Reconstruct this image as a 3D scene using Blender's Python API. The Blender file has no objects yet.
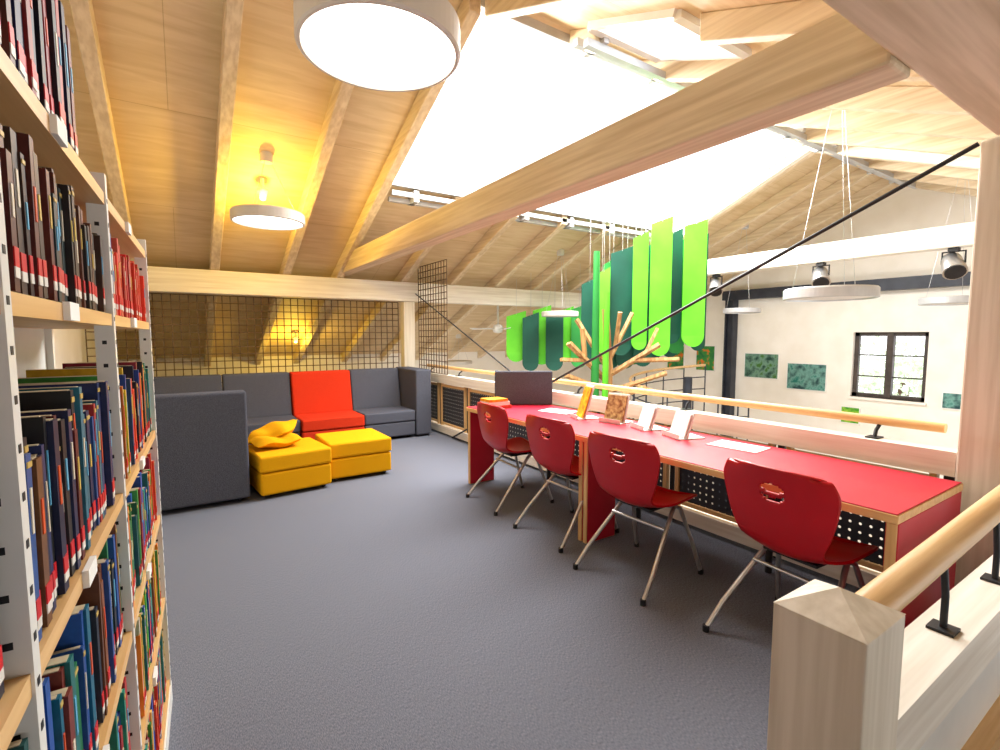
import bpy, bmesh, math, random
from mathutils import Vector, Matrix
random.seed(7)
S=bpy.context.scene
S.view_settings.view_transform='Standard'
def lin(c):
    return tuple(((x/255)/12.92 if x/255<=.04045 else ((x/255+.055)/1.055)**2.4) for x in c)+(1,)
# ---------------- materials
def base(name,rough=.6,metal=0.,spec=.4):
    m=bpy.data.materials.new(name); m.use_nodes=True
    n=m.node_tree.nodes; b=n['Principled BSDF']
    b.inputs['Roughness'].default_value=rough; b.inputs['Metallic'].default_value=metal
    b.inputs['Specular IOR Level'].default_value=spec
    return m,n,m.node_tree.links,b
def noisy(name,c1,c2,scale=(8,8,8),rough=.6,metal=0.,bump=0.,detail=4,bscale=None,spec=.4):
    m,n,l,b=base(name,rough,metal,spec)
    tc=n.new('ShaderNodeTexCoord'); mp=n.new('ShaderNodeMapping'); mp.inputs['Scale'].default_value=scale
    nz=n.new('ShaderNodeTexNoise'); nz.inputs['Scale'].default_value=1; nz.inputs['Detail'].default_value=detail
    r=n.new('ShaderNodeValToRGB'); r.color_ramp.elements[0].position=.35; r.color_ramp.elements[1].position=.65
    r.color_ramp.elements[0].color=lin(c1); r.color_ramp.elements[1].color=lin(c2)
    l.new(tc.outputs['Object'],mp.inputs[0]); l.new(mp.outputs[0],nz.inputs[0]); l.new(nz.outputs[0],r.inputs[0]); l.new(r.outputs[0],b.inputs['Base Color'])
    if bump:
        bp=n.new('ShaderNodeBump'); bp.inputs['Strength'].default_value=bump; bp.inputs['Distance'].default_value=.01
        if bscale:
            n2=n.new('ShaderNodeTexNoise'); n2.inputs['Scale'].default_value=bscale; l.new(tc.outputs['Object'],n2.inputs[0]); l.new(n2.outputs[0],bp.inputs['Height'])
        else: l.new(nz.outputs[0],bp.inputs['Height'])
        l.new(bp.outputs[0],b.inputs['Normal'])
    return m
def wood(name,c1,c2,axis='Y',k=28,rough=.55,knots=False):
    a=1.3
    sc={'X':(a,k,k),'Y':(k,a,k),'Z':(k,k,a)}[axis]
    return noisy(name,c1,c2,sc,rough,bump=.08)
M={}
M['raf']=wood('rafter_wood',(204,182,148),(228,210,180),'Y')
M['rafx']=wood('beam_wood_x',(202,184,154),(226,210,184),'X')
M['white_y']=wood('whitewashed_y',(222,212,194),(240,234,220),'Y')
M['white_x']=wood('whitewashed_x',(220,212,198),(240,235,224),'X')
M['white_z']=wood('whitewashed_z',(216,206,186),(238,230,214),'Z')
M['beech']=wood('beech_y',(216,170,110),(232,192,134),'Y',40,.4)
M['beechx']=wood('beech_x',(210,168,112),(230,194,142),'X',40,.4)
M['beechz']=wood('beech_z',(205,160,104),(226,188,130),'Z',40,.4)
M['stick']=wood('branch_wood',(150,104,60),(204,160,106),'Z',30,.6)
def plywood():
    m,n,l,b=base('ceiling_plywood',.6)
    tc=n.new('ShaderNodeTexCoord'); mp=n.new('ShaderNodeMapping'); mp.inputs['Scale'].default_value=(1.2,9,9)
    nz=n.new('ShaderNodeTexNoise'); nz.inputs['Scale'].default_value=1.5; nz.inputs['Detail'].default_value=6; nz.inputs['Distortion'].default_value=.6
    r=n.new('ShaderNodeValToRGB'); r.color_ramp.elements[0].position=.3; r.color_ramp.elements[1].position=.7
    r.color_ramp.elements[0].color=lin((206,180,138)); r.color_ramp.elements[1].color=lin((224,202,164))
    br=n.new('ShaderNodeTexBrick'); br.inputs['Scale'].default_value=1; br.inputs['Brick Width'].default_value=2.5; br.inputs['Row Height'].default_value=1.25
    br.inputs['Mortar Size'].default_value=.003; br.inputs['Color1'].default_value=(1,1,1,1); br.inputs['Color2'].default_value=(.95,.95,.95,1); br.inputs['Mortar'].default_value=(.72,.68,.62,1)
    mx=n.new('ShaderNodeMixRGB'); mx.blend_type='MULTIPLY'; mx.inputs[0].default_value=1
    l.new(tc.outputs['Object'],mp.inputs[0]); l.new(mp.outputs[0],nz.inputs[0]); l.new(nz.outputs[0],r.inputs[0])
    l.new(tc.outputs['Object'],br.inputs[0]); l.new(r.outputs[0],mx.inputs[1]); l.new(br.outputs[0],mx.inputs[2]); l.new(mx.outputs[0],b.inputs['Base Color'])
    return m
M['ply']=plywood()
M['wall']=noisy('white_plaster',(238,233,222),(244,240,231),(3,3,3),.85,bump=.03,bscale=60)
M['carpet']=noisy('grey_carpet',(90,93,103),(124,127,138),(320,90,160),.97,bump=.05,detail=6,bscale=700,spec=.05)
M['hallfloor']=noisy('hall_floor_wood',(160,130,96),(186,156,118),(2,14,2),.5)
M['red']=noisy('red_linoleum',(186,20,46),(194,27,54),(5,5,5),.42)
M['redp']=noisy('red_plastic',(176,6,22),(184,10,26),(5,5,5),.3,bump=.03,bscale=300)
M['steel']=noisy('chrome_tube',(190,190,192),(206,206,208),(9,9,9),.3,.85)
M['alu']=noisy('aluminium',(186,188,190),(206,208,210),(5,5,5),.4,.5)
M['black']=noisy('black_metal',(24,24,27),(34,34,38),(9,9,9),.5)
M['dsteel']=noisy('dark_steel',(44,48,58),(58,62,72),(4,4,4),.5)
M['fgrey']=noisy('dark_grey_fabric',(72,74,84),(92,94,104),(220,220,220),.9,bump=.3,spec=.1)
M['forange']=noisy('orange_red_fabric',(200,48,24),(214,62,32),(220,220,220),.9,bump=.3,spec=.1)
M['fyellow']=noisy('yellow_fabric',(222,156,10),(234,172,20),(220,220,220),.9,bump=.3,spec=.1)
M['net']=noisy('brown_net_cord',(84,64,44),(108,84,58),(30,30,30),.9)
M['wm']=noisy('white_metal',(222,222,218),(232,232,228),(4,4,4),.4)
M['lampw']=noisy('lamp_housing_white',(206,202,194),(216,212,204),(4,4,4),.5)
M['white']=noisy('white_paper',(232,232,228),(242,242,238),(4,4,4),.7)
M['g1']=noisy('bright_green_panel',(84,186,30),(104,204,44),(2,2,2),.6)
M['g2']=noisy('mid_green_panel',(30,124,50),(44,140,58),(2,2,2),.6)
M['g3']=noisy('dark_teal_panel',(4,66,52),(8,80,62),(2,2,2),.6)
M['yprint']=noisy('yellow_print',(236,190,30),(214,120,30),(30,30,30),.5)
M['bprint']=noisy('brown_print',(120,70,30),(200,170,110),(30,30,30),.5)
M['rprint']=noisy('red_cover',(190,50,40),(215,90,60),(20,20,20),.5)
M['dbrown']=noisy('dark_window_frame',(58,50,46),(76,66,60),(9,9,9),.5)
M['leaf']=noisy('foliage',(186,208,172),(236,245,222),(4,4,4),.8)
def artmat(name,c1,c2,c3):
    m=noisy(name,c1,c2,(4,7,7),.6,detail=5)
    r=[x for x in m.node_tree.nodes if x.type=='VALTORGB'][0]
    e=r.color_ramp.elements.new(.55); e.color=lin(c3); return m
M['a1']=artmat('painting_forest',(10,60,50),(60,110,40),(110,150,130))
M['a2']=artmat('painting_teal',(8,60,64),(20,110,100),(110,160,150))
M['a3']=artmat('painting_orange',(20,110,60),(220,110,40),(60,140,60))
M['a4']=artmat('painting_lime',(60,150,30),(20,110,60),(150,200,60))
def emis(name,c,s):
    m=bpy.data.materials.new(name); m.use_nodes=True; n=m.node_tree.nodes; n.clear()
    e=n.new('ShaderNodeEmission'); e.inputs[0].default_value=c; e.inputs[1].default_value=s
    o=n.new('ShaderNodeOutputMaterial'); m.node_tree.links.new(e.outputs[0],o.inputs[0]); return m
M['glow']=emis('lamp_diffuser_lit',(1,.93,.8,1),5)
M['bulb']=emis('warm_bulb',(1,.62,.2,1),10)
def glass():
    m=bpy.data.materials.new('window_glass'); m.use_nodes=True; n=m.node_tree.nodes; n.clear()
    t=n.new('ShaderNodeBsdfTransparent'); g=n.new('ShaderNodeBsdfGlossy'); g.inputs['Roughness'].default_value=.05
    x=n.new('ShaderNodeMixShader'); x.inputs[0].default_value=.07; o=n.new('ShaderNodeOutputMaterial'); L=m.node_tree.links
    L.new(t.outputs[0],x.inputs[1]); L.new(g.outputs[0],x.inputs[2]); L.new(x.outputs[0],o.inputs[0]); return m
M['glass']=glass()
def perf(name,ca,pitch,rad):
    m,n,l,b=base(name,.5); b.inputs['Base Color'].default_value=lin(ca)
    tc=n.new('ShaderNodeTexCoord'); sp=n.new('ShaderNodeSeparateXYZ'); l.new(tc.outputs['Object'],sp.inputs[0])
    def math_(op,a,bv=None):
        q=n.new('ShaderNodeMath'); q.operation=op
        if hasattr(a,'node'): l.new(a,q.inputs[0])
        else: q.inputs[0].default_value=a
        if bv is not None:
            if hasattr(bv,'node'): l.new(bv,q.inputs[1])
            else: q.inputs[1].default_value=bv
        return q.outputs[0]
    def cell(o): return math_('SUBTRACT',math_('FRACT',math_('DIVIDE',math_('ADD',o,50),pitch)),.5)
    y=cell(sp.outputs[1]); z=cell(sp.outputs[2])
    d=math_('SQRT',math_('ADD',math_('MULTIPLY',y,y),math_('MULTIPLY',z,z)))
    a=math_('GREATER_THAN',d,rad); l.new(a,b.inputs['Alpha']); return m
M['perf']=perf('perforated_panel',(44,46,54),.05,.16)
def bookmat():
    m,n,l,b=base('book_covers',.45); a=n.new('ShaderNodeAttribute'); a.attribute_name='Col'
    tc=n.new('ShaderNodeTexCoord'); nz=n.new('ShaderNodeTexNoise'); nz.inputs['Scale'].default_value=60
    l.new(tc.outputs['Object'],nz.inputs[0])
    mx=n.new('ShaderNodeMixRGB'); mx.blend_type='OVERLAY'; mx.inputs[0].default_value=.35
    l.new(a.outputs['Color'],mx.inputs[1]); l.new(nz.outputs[0],mx.inputs[2]); l.new(mx.outputs[0],b.inputs['Base Color']); return m
M['book']=bookmat()
# ---------------- mesh builder
class MB:
    def __init__(s,name): s.n=name; s.v=[]; s.f=[]; s.m=[]; s.mats=[]; s.sm=[]; s.c=[]
    def add(s,vs,fs,mat,smooth=False,col=(1,1,1,1)):
        o=len(s.v); s.v+= [tuple(v) for v in vs]
        if mat not in s.mats: s.mats.append(mat)
        i=s.mats.index(mat)
        for f in fs: s.f.append([a+o for a in f]); s.m.append(i); s.sm.append(smooth); s.c.append(col)
    def box(s,x0,x1,y0,y1,z0,z1,mat,R=None,piv=None,col=(1,1,1,1)):
        vs=[Vector((x,y,z)) for x in (x0,x1) for y in (y0,y1) for z in (z0,z1)]
        if R is not None:
            p=Vector(piv) if piv else Vector(((x0+x1)/2,(y0+y1)/2,(z0+z1)/2))
            vs=[R@(v-p)+p for v in vs]
        s.add(vs,[(0,1,3,2),(4,6,7,5),(0,4,5,1),(2,3,7,6),(0,2,6,4),(1,5,7,3)],mat,col=col)
    def beam(s,p0,p1,w,h,mat,up=(0,0,1)):
        p0=Vector(p0);p1=Vector(p1);d=(p1-p0).normalized();side=d.cross(Vector(up)).normalized();u=side.cross(d)
        vs=[p+side*a*w/2+u*b*h/2 for p in (p0,p1) for a,b in ((-1,-1),(1,-1),(1,1),(-1,1))]
        s.add(vs,[(0,1,2,3),(7,6,5,4),(0,4,5,1),(1,5,6,2),(2,6,7,3),(3,7,4,0)],mat)
    def prism(s,poly,axis,a0,a1,mat):
        def mk(a,p):
            return {'X':(a,p[0],p[1]),'Y':(p[0],a,p[1]),'Z':(p[0],p[1],a)}[axis]
        n=len(poly); vs=[mk(a0,p) for p in poly]+[mk(a1,p) for p in poly]
        s.add(vs,[list(range(n)),list(range(2*n-1,n-1,-1))]+[(i,(i+1)%n,(i+1)%n+n,i+n) for i in range(n)],mat)
    def tube(s,pts,r,mat,seg=10,r1=None):
        pts=[Vector(p) for p in pts]; n=len(pts); rings=[]
        d=(pts[1]-pts[0]).normalized(); a=d.orthogonal().normalized()
        for i,p in enumerate(pts):
            if i==0: t=pts[1]-pts[0]
            elif i==n-1: t=pts[-1]-pts[-2]
            else: t=(pts[i+1]-p).normalized()+(p-pts[i-1]).normalized()
            t.normalize(); a=(a-t*a.dot(t)).normalized(); b=t.cross(a)
            rr=r if r1 is None else r+(r1-r)*i/(n-1)
            rings.append([p+(a*math.cos(2*math.pi*k/seg)+b*math.sin(2*math.pi*k/seg))*rr for k in range(seg)])
        vs=[v for R in rings for v in R]; fs=[]
        for i in range(n-1):
            for k in range(seg): fs.append((i*seg+k,i*seg+(k+1)%seg,(i+1)*seg+(k+1)%seg,(i+1)*seg+k))
        s.add(vs,fs,mat,True); s.add(rings[0],[list(range(seg))[::-1]],mat); s.add(rings[-1],[list(range(seg))],mat)
    def lathe(s,prof,c,mat,seg=48,cap=False):
        vs=[];fs=[]
        for r,z in prof:
            for k in range(seg): vs.append((c[0]+r*math.cos(2*math.pi*k/seg),c[1]+r*math.sin(2*math.pi*k/seg),c[2]+z))
        for i in range(len(prof)-1):
            for k in range(seg): fs.append((i*seg+k,i*seg+(k+1)%seg,(i+1)*seg+(k+1)%seg,(i+1)*seg+k))
        s.add(vs,fs,mat,False)
    def disc(s,c,r,mat,seg=48):
        s.add([(c[0]+r*math.cos(2*math.pi*k/seg),c[1]+r*math.sin(2*math.pi*k/seg),c[2]) for k in range(seg)],[list(range(seg))],mat)
    def build(s,bevel=0,seg=2,sub=0,solid=0,recalc=True,mat=None,colors=False,autosmooth=False):
        me=bpy.data.meshes.new(s.n); me.from_pydata(s.v,[],s.f)
        for m in s.mats: me.materials.append(M[m])
        me.polygons.foreach_set('material_index',s.m); me.polygons.foreach_set('use_smooth',s.sm)
        if colors:
            a=me.color_attributes.new('Col','FLOAT_COLOR','CORNER'); i=0
            for p,c in zip(me.polygons,s.c):
                for li in p.loop_indices: a.data[li].color=c
        if recalc:
            b=bmesh.new(); b.from_mesh(me); bmesh.ops.recalc_face_normals(b,faces=b.faces); b.to_mesh(me); b.free()
        o=bpy.data.objects.new(s.n,me); S.collection.objects.link(o)
        if mat: o.matrix_world=mat
        if solid:
            q=o.modifiers.new('s','SOLIDIFY'); q.thickness=solid; q.offset=0
        if bevel:
            q=o.modifiers.new('b','BEVEL'); q.width=bevel; q.segments=seg; q.limit_method='ANGLE'; q.angle_limit=math.radians(40)
        if sub:
            q=o.modifiers.new('u','SUBSURF'); q.levels=sub; q.render_levels=sub
        return o
# ---------------- shell
K=.41; RY=3.3; RZ=3.96; EY=10.5; NY=-4.0; GX=10.3; WX=-.95
def rz(y): return RZ-K*abs(y-RY)
def slab(mb,x0,x1,y0,y1,mat,t=.06):
    mb.prism([(y0,rz(y0)),(y1,rz(y1)),(y1,rz(y1)+t),(y0,rz(y0)+t)],'X',x0,x1,mat)
SX0,SX1,SY0,SY1=1.98,6.9,3.36,5.32
c=MB('ceiling')
slab(c,WX,SX0,RY,EY,'ply'); slab(c,SX1,GX,RY,EY,'ply'); slab(c,SX0,SX1,SY1,EY,'ply'); slab(c,SX0,SX1,RY,SY0,'ply')
NX0,NX1,NA,NB=2.75,3.55,2.15,2.95
slab(c,WX,NX0,NY,RY,'ply'); slab(c,NX1,GX,NY,RY,'ply'); slab(c,NX0,NX1,NY,NA,'ply'); slab(c,NX0,NX1,NB,RY,'ply')
c.build()
f=MB('floor'); f.box(WX,3.2,NY,EY,-.28,0,'carpet'); f.build()
f=MB('floor_hall'); f.box(3.2,GX,NY,EY,-3.1,-3,'hallfloor'); f.build()
w=MB('wall_left'); w.prism([(NY,-3),(EY,-3),(EY,rz(EY)),(RY,RZ),(NY,rz(NY))],'X',WX-.2,WX,'wall'); w.build()
WY0,WY1,WZ0,WZ1=2.92,4.0,.3,1.47
w=MB('wall_right')
w.prism([(NY,-3.1),(WY0,-3.1),(WY0,rz(WY0)),(NY,rz(NY))],'X',GX,GX+.3,'wall')
w.prism([(WY1,-3.1),(EY,-3.1),(EY,rz(EY)),(WY1,rz(WY1))],'X',GX,GX+.3,'wall')
w.box(GX,GX+.3,WY0,WY1,-3.1,WZ0,'wall')
w.prism([(WY0,WZ1),(WY1,WZ1),(WY1,rz(WY1)),(RY,RZ),(WY0,rz(WY0))],'X',GX,GX+.3,'wall'); w.build()
w=MB('wall_back'); w.box(WX,GX,EY,EY+.2,-3.1,rz(EY)+.05,'wall'); w.build()
# rafters
def rafter(mb,x,y0,y1,mat='raf',w=.1,h=.17):
    mb.prism([(y0,rz(y0)-h),(y1,rz(y1)-h),(y1,rz(y1)-.001),(y0,rz(y0)-.001)],'X',x-w/2,x+w/2,mat)
r=MB('roof_rafters')
for k in range(0,14):
    x=-.43+.83*k
    if SX0-.0<x<SX1+.05:
        if k!=3: rafter(r,x,SY1+.02,EY-.01)
    else: rafter(r,x,RY,EY-.01)
    if NX0-.04<x<NX1+.04:
        rafter(r,x,NY,NA-.1); rafter(r,x,NB+.05,RY)
    else: rafter(r,x,NY,RY)
rafter(r,1.93,RY,EY-.01); rafter(r,SX1+.05,RY,SY1+.3,'white_y')
rafter(r,SX1+.05,-1,RY,'white_y')
r.build(bevel=.006,seg=1)
# skylight frame
s=MB('skylight_frame')
for y in (SY0,SY1): s.box(SX0,SX1,y-.03,y+.03,rz(y)-.06,rz(y)+.05,'alu')
for x in (SX0+.02,SX1-.02): s.beam((x,SY0,rz(SY0)),(x,SY1,rz(SY1)),.05,.1,'wm')
for dy,dz in ((.02,-.12),(.12,-.17)):
    s.box(2.05,7.2,SY1+dy,SY1+dy+.05,rz(SY1)+dz-.03,rz(SY1)+dz+.02,'alu')
for k in range(7): s.box(2.3+k*.78,2.36+k*.78,SY1,SY1+.2,rz(SY1)-.2,rz(SY1)-.07,'alu')
for y,dz in ((3.12,-.2),(3.0,-.26)): s.box(2.75,9.6,y-.025,y+.025,RZ+dz-.04,RZ+dz+.02,'alu')
for k in range(9): s.box(2.9+k*.78,2.95+k*.78,2.95,3.2,RZ-.24,RZ-.1,'alu')
s.build()
s=MB('roof_window_frame')
for y in (NA,NB): s.box(NX0,NX1,y-.03,y+.03,rz(y)-.06,rz(y)+.05,'wm')
for x in (NX0,NX1): s.beam((x,NA,rz(NA)),(x,NB,rz(NB)),.05,.1,'wm')
s.build()
# beams
b=MB('purlin_beam'); b.box(WX+.0,GX,7.08,7.26,1.93,2.22,'white_x'); b.build(bevel=.01)
b=MB('tie_beam'); b.box(1.93,2.1,.69,7.3,2.28,2.52,'raf'); b.build(bevel=.012)
b=MB('tie_beam'); b.box(6.52,6.7,-3,8,2.3,2.52,'white_y'); b.build(bevel=.012)
b=MB('cross_beam'); b.box(.9,3.4,.42,.69,2.3,2.62,'rafx'); b.build(bevel=.012)
b=MB('timber_post'); b.box(2.87,3.05,7.09,7.25,0,1.925,'white_z'); b.build(bevel=.01)
b=MB('timber_post'); b.box(3.06,3.27,.5,.735,-.28,2.295,'white_z'); b.build(bevel=.01)
b=MB('steel_beam'); b.box(GX-.2,GX-.02,-3,6.5,2.18,2.38,'dsteel'); b.build()
b=MB('steel_column')
b.box(GX-.2,GX-.02,6.22,6.25,-3,2.18,'dsteel'); b.box(GX-.2,GX-.02,6.39,6.42,-3,2.18,'dsteel'); b.box(GX-.13,GX-.1,6.25,6.39,-3,2.18,'dsteel'); b.build()
b=MB('tension_rod'); b.tube([(3.06,.74,2.28),(3.06,5.9,.02)],.011,'black'); b.build()
b=MB('tension_rod'); b.tube([(3.062,7.08,2.05),(3.062,4.2,.9)],.008,'black'); b.build()
# window
w=MB('window_1')
def fr(y0,y1,z0,z1,x0=GX+.08,x1=GX+.15): w.box(x0,x1,y0,y1,z0,z1,'dbrown')
fr(WY0,WY0+.07,WZ0,WZ1); fr(WY1-.07,WY1,WZ0,WZ1); fr(WY0,WY1,WZ0,WZ0+.07); fr(WY0,WY1,WZ1-.07,WZ1)
ym=(WY0+WY1)/2; fr(ym-.05,ym+.05,WZ0,WZ1,GX+.06,GX+.16)
for z in (.68,1.06):
    fr(WY0,WY1,z-.012,z+.012,GX+.1,GX+.13)
w.box(GX+.11,GX+.12,WY0,WY1,WZ0,WZ1,'glass'); w.box(GX-.05,GX+.08,WY0-.03,WY1+.03,WZ0-.04,WZ0,'wall'); w.build()
# paintings
for (y,z,wy,hz,mt) in ((5.66,.77,.7,.5,'a1'),(4.76,.6,.7,.5,'a2'),(6.98,.88,.46,.56,'a3'),(7.8,.86,.46,.56,'a3'),(3.97,-.05,.28,.28,'a4'),(2.53,.37,.3,.24,'a2')):
    p=MB('painting'); p.box(GX-.035,GX-.001,y-wy/2,y+wy/2,z-hz/2,z+hz/2,mt)
    p.box(GX-.03,GX-.0015,y-wy/2-.015,y+wy/2+.015,z-hz/2-.015,z+hz/2+.015,'white'); p.build()
# foliage outside
t=MB('garden_tree')
TX,TY,TZ=18,5.6,0
t.tube([(TX,TY,-3),(TX-.1,TY,-1),(TX,TY,TZ)],.14,'net')
for i in range(1300):
    a=Vector((random.gauss(0,1),random.gauss(0,1),random.gauss(0,.8))).normalized()*random.uniform(.5,1.7)
    p=Vector((TX,TY,TZ))+a; q=Vector((random.uniform(-1,1),random.uniform(-1,1),random.uniform(-1,1))).normalized()*.09; u=q.orthogonal()*.7
    t.add([p-q,p+u,p+q,p-u],[(0,1,2,3)],'leaf')
t.build(recalc=False)
# nets
def net(mb,p0,p1,z0,z1,st=.085,r=.0048):
    p0=Vector(p0);p1=Vector(p1);L=(p1-p0).length;d=(p1-p0)/L
    n=int(L/st)
    for i in range(n+1):
        p=p0+d*i*L/n; mb.box(p.x-r,p.x+r,p.y-r,p.y+r,z0,z1,'net')
    m=int((z1-z0)/st)
    for j in range(m+1):
        z=z0+(z1-z0)*j/m; mb.beam((p0.x,p0.y,z),(p1.x,p1.y,z),2*r,2*r,'net')
n=MB('safety_net'); net(n,(WX+.05,7.275,0),(2.85,7.275,0),.06,1.92,.09,.0055); n.build()
n=MB('safety_net'); net(n,(3.1,6.1,0),(3.1,7.06,0),.87,2.45); n.build()
# railing
R_=MB('balcony_railing')
R_.box(3.08,3.2,.74,7.09,.74,.86,'white_y'); R_.box(3.08,3.2,.74,7.09,.03,.13,'white_y')
yy=.75
while yy<7:
    y1=min(yy+.8,7.08)
    R_.box(3.12,3.16,yy,yy+.04,-.0,.74,'black')
    for a,b_ in ((yy+.06,yy+.09),(y1-.05,y1-.02)): R_.box(3.1,3.14,a,b_,.13,.74,'beechz')
    R_.box(3.1,3.14,yy+.09,y1-.05,.69,.72,'beech'); R_.box(3.1,3.14,yy+.09,y1-.05,.15,.18,'beech')
    R_.box(3.118,3.122,yy+.09,y1-.05,.18,.69,'perf')
    yy+=.8
R_.tube([(3.22,.82,.95),(3.22,7.0,.95)],.025,'beech',14)
for y in (1.1,2.3,3.5,4.7,5.9,6.8):
    R_.tube([(3.16,y,.85),(3.18,y,.9),(3.22,y,.925)],.01,'black',8); R_.box(3.12,3.2,y-.03,y+.03,.86,.867,'black')
R_.build()
# newel & stair rail
n=MB('newel_post')
n.box(1.02,1.2,.345,.515,0,.86,'white_z')
n.add([(1.02,.345,.86),(1.2,.345,.86),(1.2,.515,.86),(1.02,.515,.86),(1.11,.43,.905)],[(0,1,4),(1,2,4),(2,3,4),(3,0,4)],'white_z')
n.build(bevel=.004,seg=2)
n=MB('stair_railing')
n.tube([(1.204,.43,.805),(3.05,.43,.9)],.038,'beechx',16)
n.box(1.204,3.05,.36,.48,.46,.6,'white_x'); n.box(1.204,3.05,.36,.48,.02,.14,'beechx')
for x in (1.245,1.75,2.25,2.8):
    n.tube([(x,.42,.6),(x,.42,.7),(x,.43,.79+(x-1.2)*.045)],.009,'black',8); n.box(x-.03,x+.03,.39,.45,.6,.608,'black')
n.box(1.204,3.05,.41,.43,.14,.46,'wm')
n.build()
# desk
d=MB('long_red_desk')
DX0,DX1,DY0,DY1=2.25,3.01,.69,4.05
d.box(DX0,DX1,DY0,DY1,.7,.735,'beech'); d.box(DX0+.004,DX1-.004,DY0+.004,DY1-.004,.735,.74,'red')
def pan(y0,x1):
    d.box(DX0+.005,x1,y0,y0+.035,0,.7,'beechz'); d.box(DX0+.012,x1-.005,y0-.004,y0+.039,.004,.7,'red')
pan(DY0+.004,DX1-.01); pan(2.39,DX0+.28); pan(2.44,DX0+.28); pan(DY1-.06,DX0+.28)
d.box(DX1-.06,DX1-.02,DY0+.05,DY1-.03,.6,.7,'beech'); 
for y in (1.5,2.5,3.6): d.tube([(2.9,y,0),(2.9,y,.7)],.02,'black')
d.build(bevel=.003,seg=1)
# chairs
def lerp_list(L,s):
    n=len(L)-1; x=s*n; i=min(int(x),n-1); t=x-i
    p=[L[max(0,min(n,j))] for j in (i-1,i,i+1,i+2)]
    return .5*((2*p[1])+(-p[0]+p[2])*t+(2*p[0]-5*p[1]+4*p[2]-p[3])*t*t+(-p[0]+3*p[1]-3*p[2]+p[3])*t**3)
def chair(y,x=2.12,rot=0):
    c=MB('red_school_chair')
    prof=[Vector(p) for p in ((-.055,.855),(-.035,.775),(-.014,.68),(.005,.58),(.03,.5),(.09,.458),(.2,.448),(.32,.458),(.42,.462),(.47,.44))]
    wid=[.22,.255,.245,.22,.19,.19,.215,.222,.218,.185]
    NS,NT=110,76; vs=[];fs=[]
    for i in range(NS+1):
        s=i/NS; p=lerp_list(prof,s); wv=lerp_list(wid,s)
        if s<.05: wv*= .80+.2*math.sqrt(max(0,1-((.05-s)/.05)**2))
        if s>.95: wv*= .85+.15*math.sqrt(max(0,1-((s-.95)/.05)**2))
        for j in range(NT+1):
            t=2*j/NT-1; back=max(0,1-s/.5)
            cx=.05*t*t*back; cz=.02*t*t*(1-back)-.015*(1-t*t)*(1-back)*(s<.9)
            vs.append((p.x+cx,t*wv,p.y+cz-.012*t*t*(s<.03)))
    for i in range(NS):
        for j in range(NT):
            s=(i+.5)/NS; t=2*(j+.5)/NT-1
            e=((s-.145)/.05)**2+(t/.23)**2
            bar=abs(s-(.158-.35*t*t))<.011
            if e<1 and not bar: continue
            a=i*(NT+1)+j; fs.append((a,a+1,a+NT+2,a+NT+1))
    c.add(vs,fs,'redp',True)
    me=c.build(solid=.012,recalc=False)
    me.name='shell'
    l=MB('frame')
    for sy in (-1,1):
        l.tube([(-.1,sy*.25,.012),(.0,sy*.235,.13),(.25,sy*.17,.40),(.29,sy*.16,.425),(.33,sy*.17,.41),(.4,sy*.21,.2),(.46,sy*.235,.012)],.0125,'steel')
        for q in (-.1,.46): l.tube([(q,sy*(.25 if q<0 else .235),.0),(q,sy*(.25 if q<0 else .235),.03)],.016,'black')
    l.tube([(.29,-.16,.42),(.29,.16,.42)],.0125,'steel'); l.tube([(.16,-.19,.325),(.16,.19,.325)],.01,'steel')
    l.box(.12,.34,-.12,.12,.415,.428,'black')
    fo=l.build()
    e=bpy.data.objects.new('red_school_chair',None); S.collection.objects.link(e)
    me.parent=e; fo.parent=e
    e.location=(x,y,0); e.rotation_euler=(0,0,rot)
chair(1.09,2.14,math.radians(-4)); chair(1.92,2.07,math.radians(3)); chair(2.64,2.12,math.radians(2)); chair(3.42,2.14,math.radians(-3))
# desk items
b=MB('book_stack')
for i,(w_,h_,mt) in enumerate(((.24,.03,'rprint'),(.22,.035,'white'),(.2,.025,'yprint'))):
    z=.741+sum(q[1] for q in ((.24,.03),(.22,.035),(.2,.025))[:i])
    b.box(2.33,2.33+w_,3.75,3.92,z,z+h_,mt)
b.build()
def stand(name,x,y,w_,h_,mt,rot):
    b=MB(name)
    Rm=Matrix.Rotation(rot,3,'Z')
    def T(v): return tuple(Rm@Vector(v)+Vector((x,y,.741)))
    for (pts,m_) in (([(0,0),(.012,0),(.012+h_*.3,h_),(h_*.3,h_)],'wm'),([(-.06,0),(.14,0),(.14,.006),(-.06,.006)],'wm'),([(-.06,0),(-.055,0),(-.055,.035),(-.06,.035)],'wm'),([(-.012,.012),(-.002,.012),(-.002+h_*.28,h_*.95),(-.012+h_*.28,h_*.95)],mt)):
        n_=len(pts); ww=w_/2*(1 if m_=='wm' else .9)
        vs=[T((p[0],-ww,p[1])) for p in pts]+[T((p[0],ww,p[1])) for p in pts]
        b.add(vs,[list(range(n_)),list(range(2*n_-1,n_-1,-1))]+[(i,(i+1)%n_,(i+1)%n_+n_,i+n_) for i in range(n_)],m_)
    b.build()
stand('yellow_brochure_stand',2.72,2.97,.15,.27,'yprint',math.radians(-20))
stand('book_display_stand',2.80,2.68,.19,.22,'bprint',math.radians(10))
stand('white_display_stand',2.80,2.38,.18,.17,'white',math.radians(-20))
stand('white_display_stand',2.76,2.06,.19,.17,'white',math.radians(-20))
for (x,y,a) in ((2.83,1.68,.1),(2.8,3.35,.3)):
    p=MB('paper_sheet'); p.box(x-.1,x+.1,y-.15,y+.15,.741,.744,'white',R=Matrix.Rotation(a,3,'Z')); p.build()
dv=MB('grey_desk_divider')
dv.box(-.28,.28,-.02,.02,0,.33,'fgrey'); dv.box(-.28,-.24,0,.12,0,.33,'fgrey'); 
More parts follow.
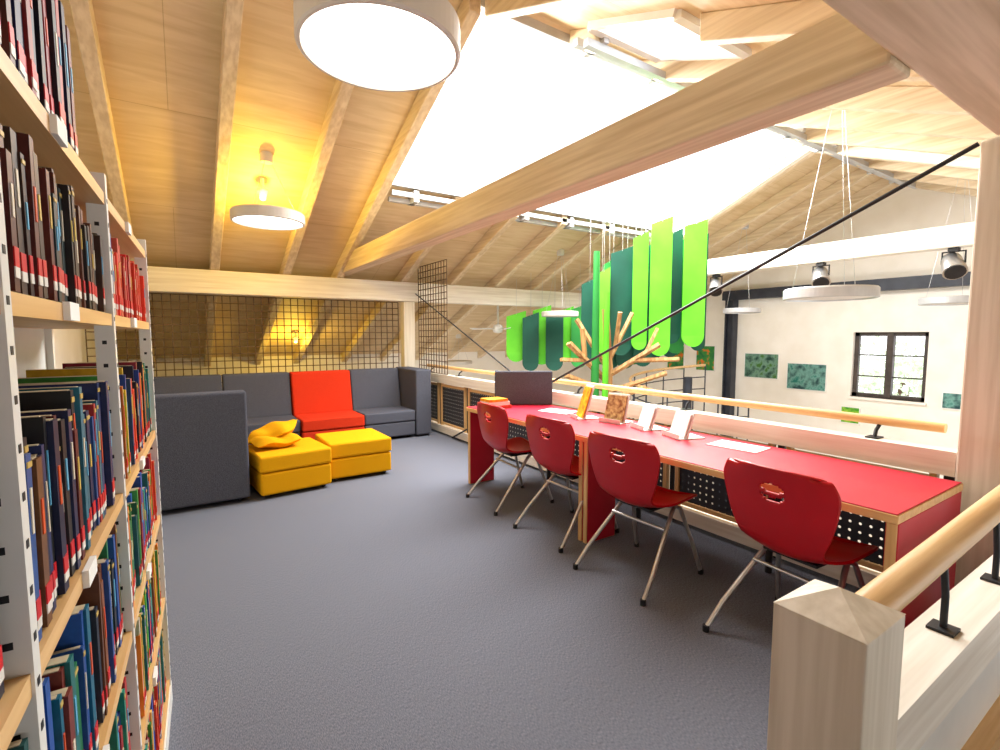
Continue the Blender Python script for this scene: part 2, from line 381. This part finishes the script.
o=dv.build(bevel=.015,seg=3); o.location=(2.78,3.85,.742); o.rotation_euler=(0,0,math.radians(-32))
# sofas
def module(name,ox,oy,rot,w_,d_,fab,backh=.93):
    m=MB(name); g=.006
    m.box(g,w_-g,0,d_-.26,.04,.235,fab); m.box(g,w_-g,-.01,d_-.26,.24,.385,fab)
    m.prism([(d_-.27,.04),(d_-.27,.4),(d_-.17,backh),(d_-.0,backh),(d_-.0,.04)],'X',g,w_-g,fab)
    for x in (.08,w_-.08):
        for y in (.08,d_-.08): m.box(x-.02,x+.02,y-.02,y+.02,0,.05,'black')
    o=m.build(bevel=.025,seg=3); o.location=(ox,oy,0); o.rotation_euler=(0,0,rot); return o
def otto(name,x,y,rot,fab,w_=.61):
    m=MB(name); m.box(0,w_,0,w_,.035,.23,fab); m.box(-.005,w_+.005,-.005,w_+.005,.235,.38,fab)
    for a in (.06,w_-.06):
        for b in (.06,w_-.06): m.box(a-.02,a+.02,b-.02,b+.02,0,.05,'black')
    o=m.build(bevel=.02,seg=3); o.location=(x,y,0); o.rotation_euler=(0,0,rot)
module('grey_sofa_module',-.38,6.28,0,.79,.78,'fgrey'); module('grey_sofa_module',.41,6.28,0,.78,.78,'fgrey')
module('orange_sofa_module',1.19,6.24,0,.78,.78,'forange'); module('grey_sofa_module',1.97,6.28,0,.72,.78,'fgrey')
m=MB('grey_sofa_side_panel'); m.box(2.7,2.93,6.27,7.06,.03,.94,'fgrey'); m.box(2.72,2.91,6.3,7.04,0,.04,'black'); m.build(bevel=.03,seg=3)
module('grey_sofa_module',.45,5.36,math.pi,.84,.78,'fgrey',.95)
otto('yellow_ottoman',.525,4.55,math.radians(6),'fyellow'); otto('yellow_ottoman',1.15,4.74,math.radians(0),'fyellow')
for (x,y,z,a,tl,ry) in ((.70,4.97,.44,.15,.0,0),(.70,5.07,.50,-.45,.15,-.22)):
    m=MB('yellow_cushion'); 
    vs=[];fs=[];N=12
    for sgn in (1,-1):
        for i in range(N+1):
            for j in range(N+1):
                u=2*i/N-1;v=2*j/N-1; h=.055*((1-u**4)*(1-v**4))**.6
                vs.append((u*.21*(1-.06*v*v),v*.2*(1-.06*u*u),sgn*h+.012*math.sin(5*u+3*v)))
        o_=(N+1)**2*(0 if sgn>0 else 1)
        for i in range(N):
            for j in range(N):
                a_=o_+i*(N+1)+j; q=(a_,a_+1,a_+N+2,a_+N+1); fs.append(q if sgn<0 else q[::-1])
    m.add(vs,fs,'fyellow',True); o=m.build(recalc=False); o.location=(x,y,z); o.rotation_euler=(tl,ry,a)
# bookcase (local y along length, front x=0)
BM=Matrix.Translation((-.165,0,0))@Matrix.Rotation(-.035,4,'Z')
BH=[.1,.43,.75,1.07,1.465,1.72]
BT=BH+[2.06]
YU=[.02,.68,1.36,2.2]
bc=MB('library_bookshelf')
for z in BH:
    bc.box(-.27,-.004,.0,2.22,z-.025,z,'beech'); bc.box(-.58,-.31,.0,2.22,z-.025,z,'beech')
for y in YU:
    for x0 in (-.035,-.305,-.58):
        bc.box(x0,x0+.034,y-.011,y+.011,0,1.76,'wm')
        if x0==-.035:
            z=.05
            while z<1.74:
                bc.box(x0+.0342,x0+.0346,y-.004,y+.004,z,z+.009,'black'); bc.box(x0+.012,x0+.02,y-.0114,y-.0112,z,z+.008,'black'); z+=.05
bc.box(-.3,-.29,.0,2.2,0,1.72,'white')
bc.box(-.58,0,.0,2.22,0,.075,'wm')
for z in BH[1:6]:
    for y in (.95,1.7): bc.box(-.004,.004,y-.03,y+.03,z-.024,z+.002,'white')
o=bc.build(); o.matrix_world=BM
bk=MB('library_books')
pals=[[(150,50,40),(40,110,70),(200,50,40),(30,70,140),(210,170,90)],
 [(20,120,100),(40,90,160),(30,60,130),(150,90,40),(150,30,34),(16,50,60)],
 [(10,100,130),(30,110,70),(120,70,40),(30,80,160),(130,50,40),(30,40,60),(20,90,90)],
 [(20,24,46),(30,70,130),(140,34,34),(24,30,70),(26,26,30),(110,70,40),(90,20,26),(30,90,110),(24,40,90)],
 [(50,30,24),(30,24,24),(100,60,44),(60,40,30),(30,46,50),(90,36,30)],
 [(110,20,26),(24,20,30),(150,34,36),(30,30,66),(90,50,40)]]
for r_,z in enumerate(BH):
    y=.05; H=BT[r_+1]-z-.025
    yend=1.15 if r_==5 else 2.16
    while y<yend:
        if r_<5 and any(abs(y+.01-u)<.03 for u in YU): y+=.01; continue
        if random.random()<.012 and y>1.3: y+=.05; continue
        t_=random.uniform(.010,.024); h=random.uniform(.19,.27); h=min(h,H-.012) if r_!=4 else random.uniform(.15,.205)
        dp=random.uniform(.14,.19); fx=-.008-random.uniform(0,.014)
        pc=random.choice(pals[r_]) if y<1.35 or random.random()<.3 else random.choice([(200,60,30),(20,130,120),(220,180,40),(30,70,160),(200,190,170),(150,30,60),(60,140,60),(230,120,40)])
        if r_==4 and y>1.5: pc=random.choice([(210,60,40),(220,90,70),(190,40,40)]); h*=.95
        k=random.uniform(.8,1.2); col=lin(tuple(min(255,v*k) for v in pc))
        lean=random.uniform(-.02,.05); Rl=Matrix.Rotation(-lean,3,'X'); pv=(fx,y,z)
        bk.box(fx-dp,fx,y,y+t_,z+.003,z+h,'book',R=Rl,piv=pv,col=col)
        bk.box(fx-dp-.0,fx-.004,y+.002,y+t_-.002,z+h,z+h+.001,'book',R=Rl,piv=pv,col=lin((205,190,160)))
        e=.0012
        bk.box(fx,fx+e,y+.001,y+t_-.001,z+.018,z+.03,'book',R=Rl,piv=pv,col=lin((225,222,215)))
        bk.box(fx,fx+e,y+.001,y+t_-.001,z+.03,z+.052,'book',R=Rl,piv=pv,col=lin((205,20,30)))
        if random.random()<.8:
            tc=random.choice([(220,190,90),(220,210,190),(220,80,30),(90,170,210)])
            z0=z+h*random.uniform(.45,.6); bk.box(fx,fx+e,y+t_*.3,y+t_*.65,z0,z0+h*random.uniform(.15,.3),'book',R=Rl,piv=pv,col=lin(tc))
        if random.random()<.4:
            bk.box(fx,fx+e,y+.001,y+t_-.001,z+h*.93,z+h*.96,'book',R=Rl,piv=pv,col=lin((200,170,90)))
        y+=t_+random.uniform(.0005,.002)+abs(lean)*.1
o=bk.build(colors=True); o.matrix_world=BM
# pendants
def pendant(x,y,z,r,lit,h=.1,mat='lampw'):
    p=MB('ring_pendant_lamp')
    p.lathe([(0.001,h),(r*.97,h),(r,h-.012),(r,.006),(r-.008,0),(r-.02,0),(r-.022,.012)],(x,y,z),mat,64)
    p.disc((x,y,z+.012),r-.021,'glow' if lit else 'lampw',64)
    top=rz(y)-.02
    for a in (0,2.1,4.2):
        p.tube([(x+r*.8*math.cos(a),y+r*.8*math.sin(a),z+h),(x+.04*math.cos(a),y+.04*math.sin(a),top-.04)],.0022,'steel',5)
    p.lathe([(.001,-.05),(.055,-.05),(.06,-.03),(.06,.04)],(x,y,top),mat,24)
    p.build(recalc=True)
pendant(.76,2.09,2.6,.335,True,.13); pendant(.77,5.3,2.5,.33,True)
pendant(4.6,1.98,1.72,.34,False,.09,'alu'); pendant(8.1,2.07,1.8,.35,False,.09,'alu'); pendant(8.2,4.9,1.8,.3,False,.08,'alu'); pendant(5.2,6.2,1.72,.3,False,.08,'lampw'); pendant(5.1,9.5,.78,.3,False,.08,'lampw')
def uplight(x,y,E):
    p=MB('ceiling_spotlight'); z=rz(y)
    p.lathe([(.001,-.2),(.03,-.2),(.05,-.13),(.05,-.1)],(x,y,z),'wm',24); p.tube([(x,y,z-.1),(x,y,z)],.02,'wm')
    p.lathe([(.001,-.225),(.025,-.215),(.028,-.2)],(x,y,z),'bulb',16); p.build()
    L=bpy.data.lights.new('warm','POINT'); L.energy=E; L.color=(1,.64,.07); L.shadow_soft_size=.04
    o=bpy.data.objects.new('ceiling_spotlight_light',L); S.collection.objects.link(o); o.location=(x,y-.05,z-.34)
uplight(.77,5.62,60); uplight(1.72,9.3,38)
# stage spots on far tie
def spot(y):
    p=MB('stage_spotlight'); x=6.6
    p.box(x-.04,x+.04,y-.04,y+.04,2.26,2.3,'black'); p.tube([(x,y-.09,2.14),(x,y-.09,2.26),(x,y+.09,2.26),(x,y+.09,2.14)],.01,'black',8)
    d=Vector((-.5,-.3,-.6)).normalized(); c=Vector((x,y,2.12))
    p.tube([c-d*.12,c-d*.1,c,c+d*.1],.075,'steel',16,.1); p.tube([c+d*.1,c+d*.11],.085,'black',16); p.build()
for y in (2.95,1.72,4.35): spot(y)
# ceiling fan
p=MB('ceiling_fan'); cx,cy,cz=4.9,7.6,1.5
p.tube([(cx,cy,cz+.1),(cx,cy,rz(cy))],.02,'wm'); p.lathe([(.001,.12),(.08,.1),(.1,.03),(.08,-.03),(.001,-.05)],(cx,cy,cz),'wm',24)
for k in range(3):
    a=k*2.09+.3; Rm=Matrix.Rotation(a,3,'Z')@Matrix.Rotation(.2,3,'X')
    vs=[Rm@Vector(v)+Vector((cx,cy,cz+.03)) for v in ((.08,-.03,0),(.5,-.06,0),(.52,.06,0),(.08,.03,0),(.08,-.03,.01),(.5,-.06,.01),(.52,.06,.01),(.08,.03,.01))]
    p.add(vs,[(0,1,2,3),(7,6,5,4),(0,4,5,1),(1,5,6,2),(2,6,7,3),(3,7,4,0)],'wm')
p.build()
# green tree art
dirv=Vector((.84,-.54,0)).normalized(); nrm=Vector((.54,.84,0))
def leaf(x,y,z0,z1,w_,mt,off=0,rt=False,hang=True):
    c=Vector((x,y,0))+nrm*off; r_=w_/2; pts=[]
    for k in range(13):
        a=math.pi+math.pi*k/12; pts.append((r_*math.cos(a),z0+r_+r_*math.sin(a)))
    pts+=[(r_,z1+.06),(-r_,z1-.04)]
    n_=len(pts); vs=[]
    for s_ in (-.012,.012):
        for p_ in pts:
            v=c+dirv*p_[0]+nrm*(s_+.25*p_[0]**2/w_); vs.append((v.x,v.y,p_[1]))
    g.add(vs,[list(range(n_))[::-1],list(range(n_,2*n_))]+[(i,(i+1)%n_,(i+1)%n_+n_,i+n_) for i in range(n_)],mt)
    if hang: g.tube([(c.x,c.y,z1-.01),(c.x,c.y,max(z1+.05,rz(c.y)-.05))],.003,'steel',5)
g=MB('green_leaf_panel_artwork')
for a in ((4.79,4.81,1.1,2.27,.17,'g1',0),(5.01,4.66,1.14,2.56,.3,'g3',.1),(4.88,4.74,1.1,2.42,.16,'g2',.2),(5.20,4.54,1.22,2.74,.2,'g1',0),(5.1,4.6,.95,2.5,.26,'g3',.25),
          (5.42,4.40,1.14,2.92,.28,'g1',-.05),(5.6,4.29,1.3,2.8,.26,'g3',.12),(5.5,4.35,1.3,2.6,.24,'g2',.22),(5.82,4.15,1.26,2.9,.3,'g1',0),(4.66,4.9,1.05,2.15,.22,'g3',.15),(5.3,4.48,.98,2.6,.26,'g3',.2),(5.7,4.23,1.16,2.7,.24,'g2',.25),(4.95,4.7,.95,2.3,.2,'g3',.3),
          (4.84,4.78,1.0,2.2,.2,'g2',.38),(5.22,4.53,1.0,2.55,.24,'g2',.34),(5.46,4.38,1.06,2.7,.26,'g3',.36),(5.68,4.24,1.1,2.72,.26,'g3',.4),(5.93,4.08,1.2,2.74,.2,'g3',.15)):
    leaf(*a)
g.build()
g=MB('green_leaf_panel_artwork')
for a in ((4.92,7.04,.95,1.78,.34,'g1',0),(5.12,6.9,.8,1.75,.28,'g3',-.12),(5.3,6.8,.9,1.88,.32,'g1',0),(5.48,6.69,.8,1.78,.3,'g3',-.1),(5.64,6.57,.95,1.86,.28,'g1',0),(5.84,6.45,.85,1.9,.28,'g2',-.06)):
    leaf(*a)
g.build()
t=MB('wooden_tree_sculpture')
B=Vector((4.56,4.5,0))
def P(a,z,o=0): return B+dirv*a+nrm*o*-1+Vector((0,0,z))
t.tube([P(0,-3),P(.0,.3),P(.02,1.0),P(-.03,1.75)],.085,'stick',10,.045)
for (a0,z0,a1,z1,o0,o1,wd_) in ((-.02,.85,-.52,1.32,0,.2,.08),(0,1.0,-.38,1.62,0,-.1,.06),(.02,.9,.62,1.3,0,.15,.09),(0,1.05,.34,1.7,.02,-.1,.07),
        (-.3,1.1,-.62,1.12,.1,.25,.05),(.3,1.1,.85,1.12,.08,.2,.07),(.02,.7,.7,.95,.05,.2,.09),(-.02,.72,-.55,.92,.05,.2,.08),(.45,1.18,.62,1.5,.12,.05,.05),(-.3,1.15,-.34,1.5,.1,.12,.05),(.1,1.25,.12,1.7,0,.15,.05),(.02,.6,.42,.78,.05,.3,.08)):
    t.beam(P(a0,z0,o0),P(a1,z1,o1),wd_,.04,'stick',up=(.3,.2,1))
t.tube([P(-.17,.6,.1),P(-.17,2.45,.1)],.055,'g2',10,.04)
t.tube([P(-.05,.6,.14),P(-.04,1.95,.14)],.04,'g1',10,.035)
t.build()
# curved stair rail in hall
s=MB('spiral_staircase_railing'); pts=[]
for k in range(25):
    a=math.pi*(.1+1.5*k/24); z=.78-.6*k/24; pts.append((8.3+1.1*math.cos(a),6.0+1.1*math.sin(a),z))
s.tube(pts,.028,'beechx')
for dz in (.25,.5,.75): s.tube([(x,y,z-dz) for x,y,z in pts],.012,'dsteel',6)
for x,y,z in pts[::2]: s.tube([(x,y,z),(x,y,z-1.0)],.014,'dsteel',6)
s.tube([(8.3,6.0,-3),(8.3,6.0,.6)],.08,'dsteel')
for k in range(24):
    a=math.pi*(.1+1.5*k/24); z=-.24-.6*k/24*1.0
    Rm=[(8.3+q*math.cos(a+da),6.0+q*math.sin(a+da)) for q,da in ((.08,0),(1.1,0),(1.1,.2),(.08,.2))]
    s.prism(Rm,'Z',z,z+.04,'dsteel')
s.build()
# ---------------- lights
L=bpy.data.lights.new('skylight','AREA'); L.shape='RECTANGLE'; L.size=SX1-SX0; L.size_y=(SY1-SY0)/math.cos(math.atan(K)); L.energy=760; L.color=(1,.995,.98)
o=bpy.data.objects.new('skylight_daylight',L); S.collection.objects.link(o)
ymid=(SY0+SY1)/2; o.location=((SX0+SX1)/2,ymid,rz(ymid)+.07)
o.rotation_euler=(-math.atan(K),0,0)
wd=bpy.data.worlds.new('sky'); S.world=wd; wd.use_nodes=True
bg=wd.node_tree.nodes['Background']; bg.inputs[0].default_value=(.97,.98,1,1); bg.inputs[1].default_value=2.7
# ---------------- camera
cam=bpy.data.cameras.new('cam'); cam.sensor_width=36; cam.lens=17.64; cam.clip_start=.02
co=bpy.data.objects.new('camera',cam); S.collection.objects.link(co); S.camera=co
co.location=(0,0,1.42); co.rotation_euler=(math.radians(90-4.67),0,math.radians(-33.06))
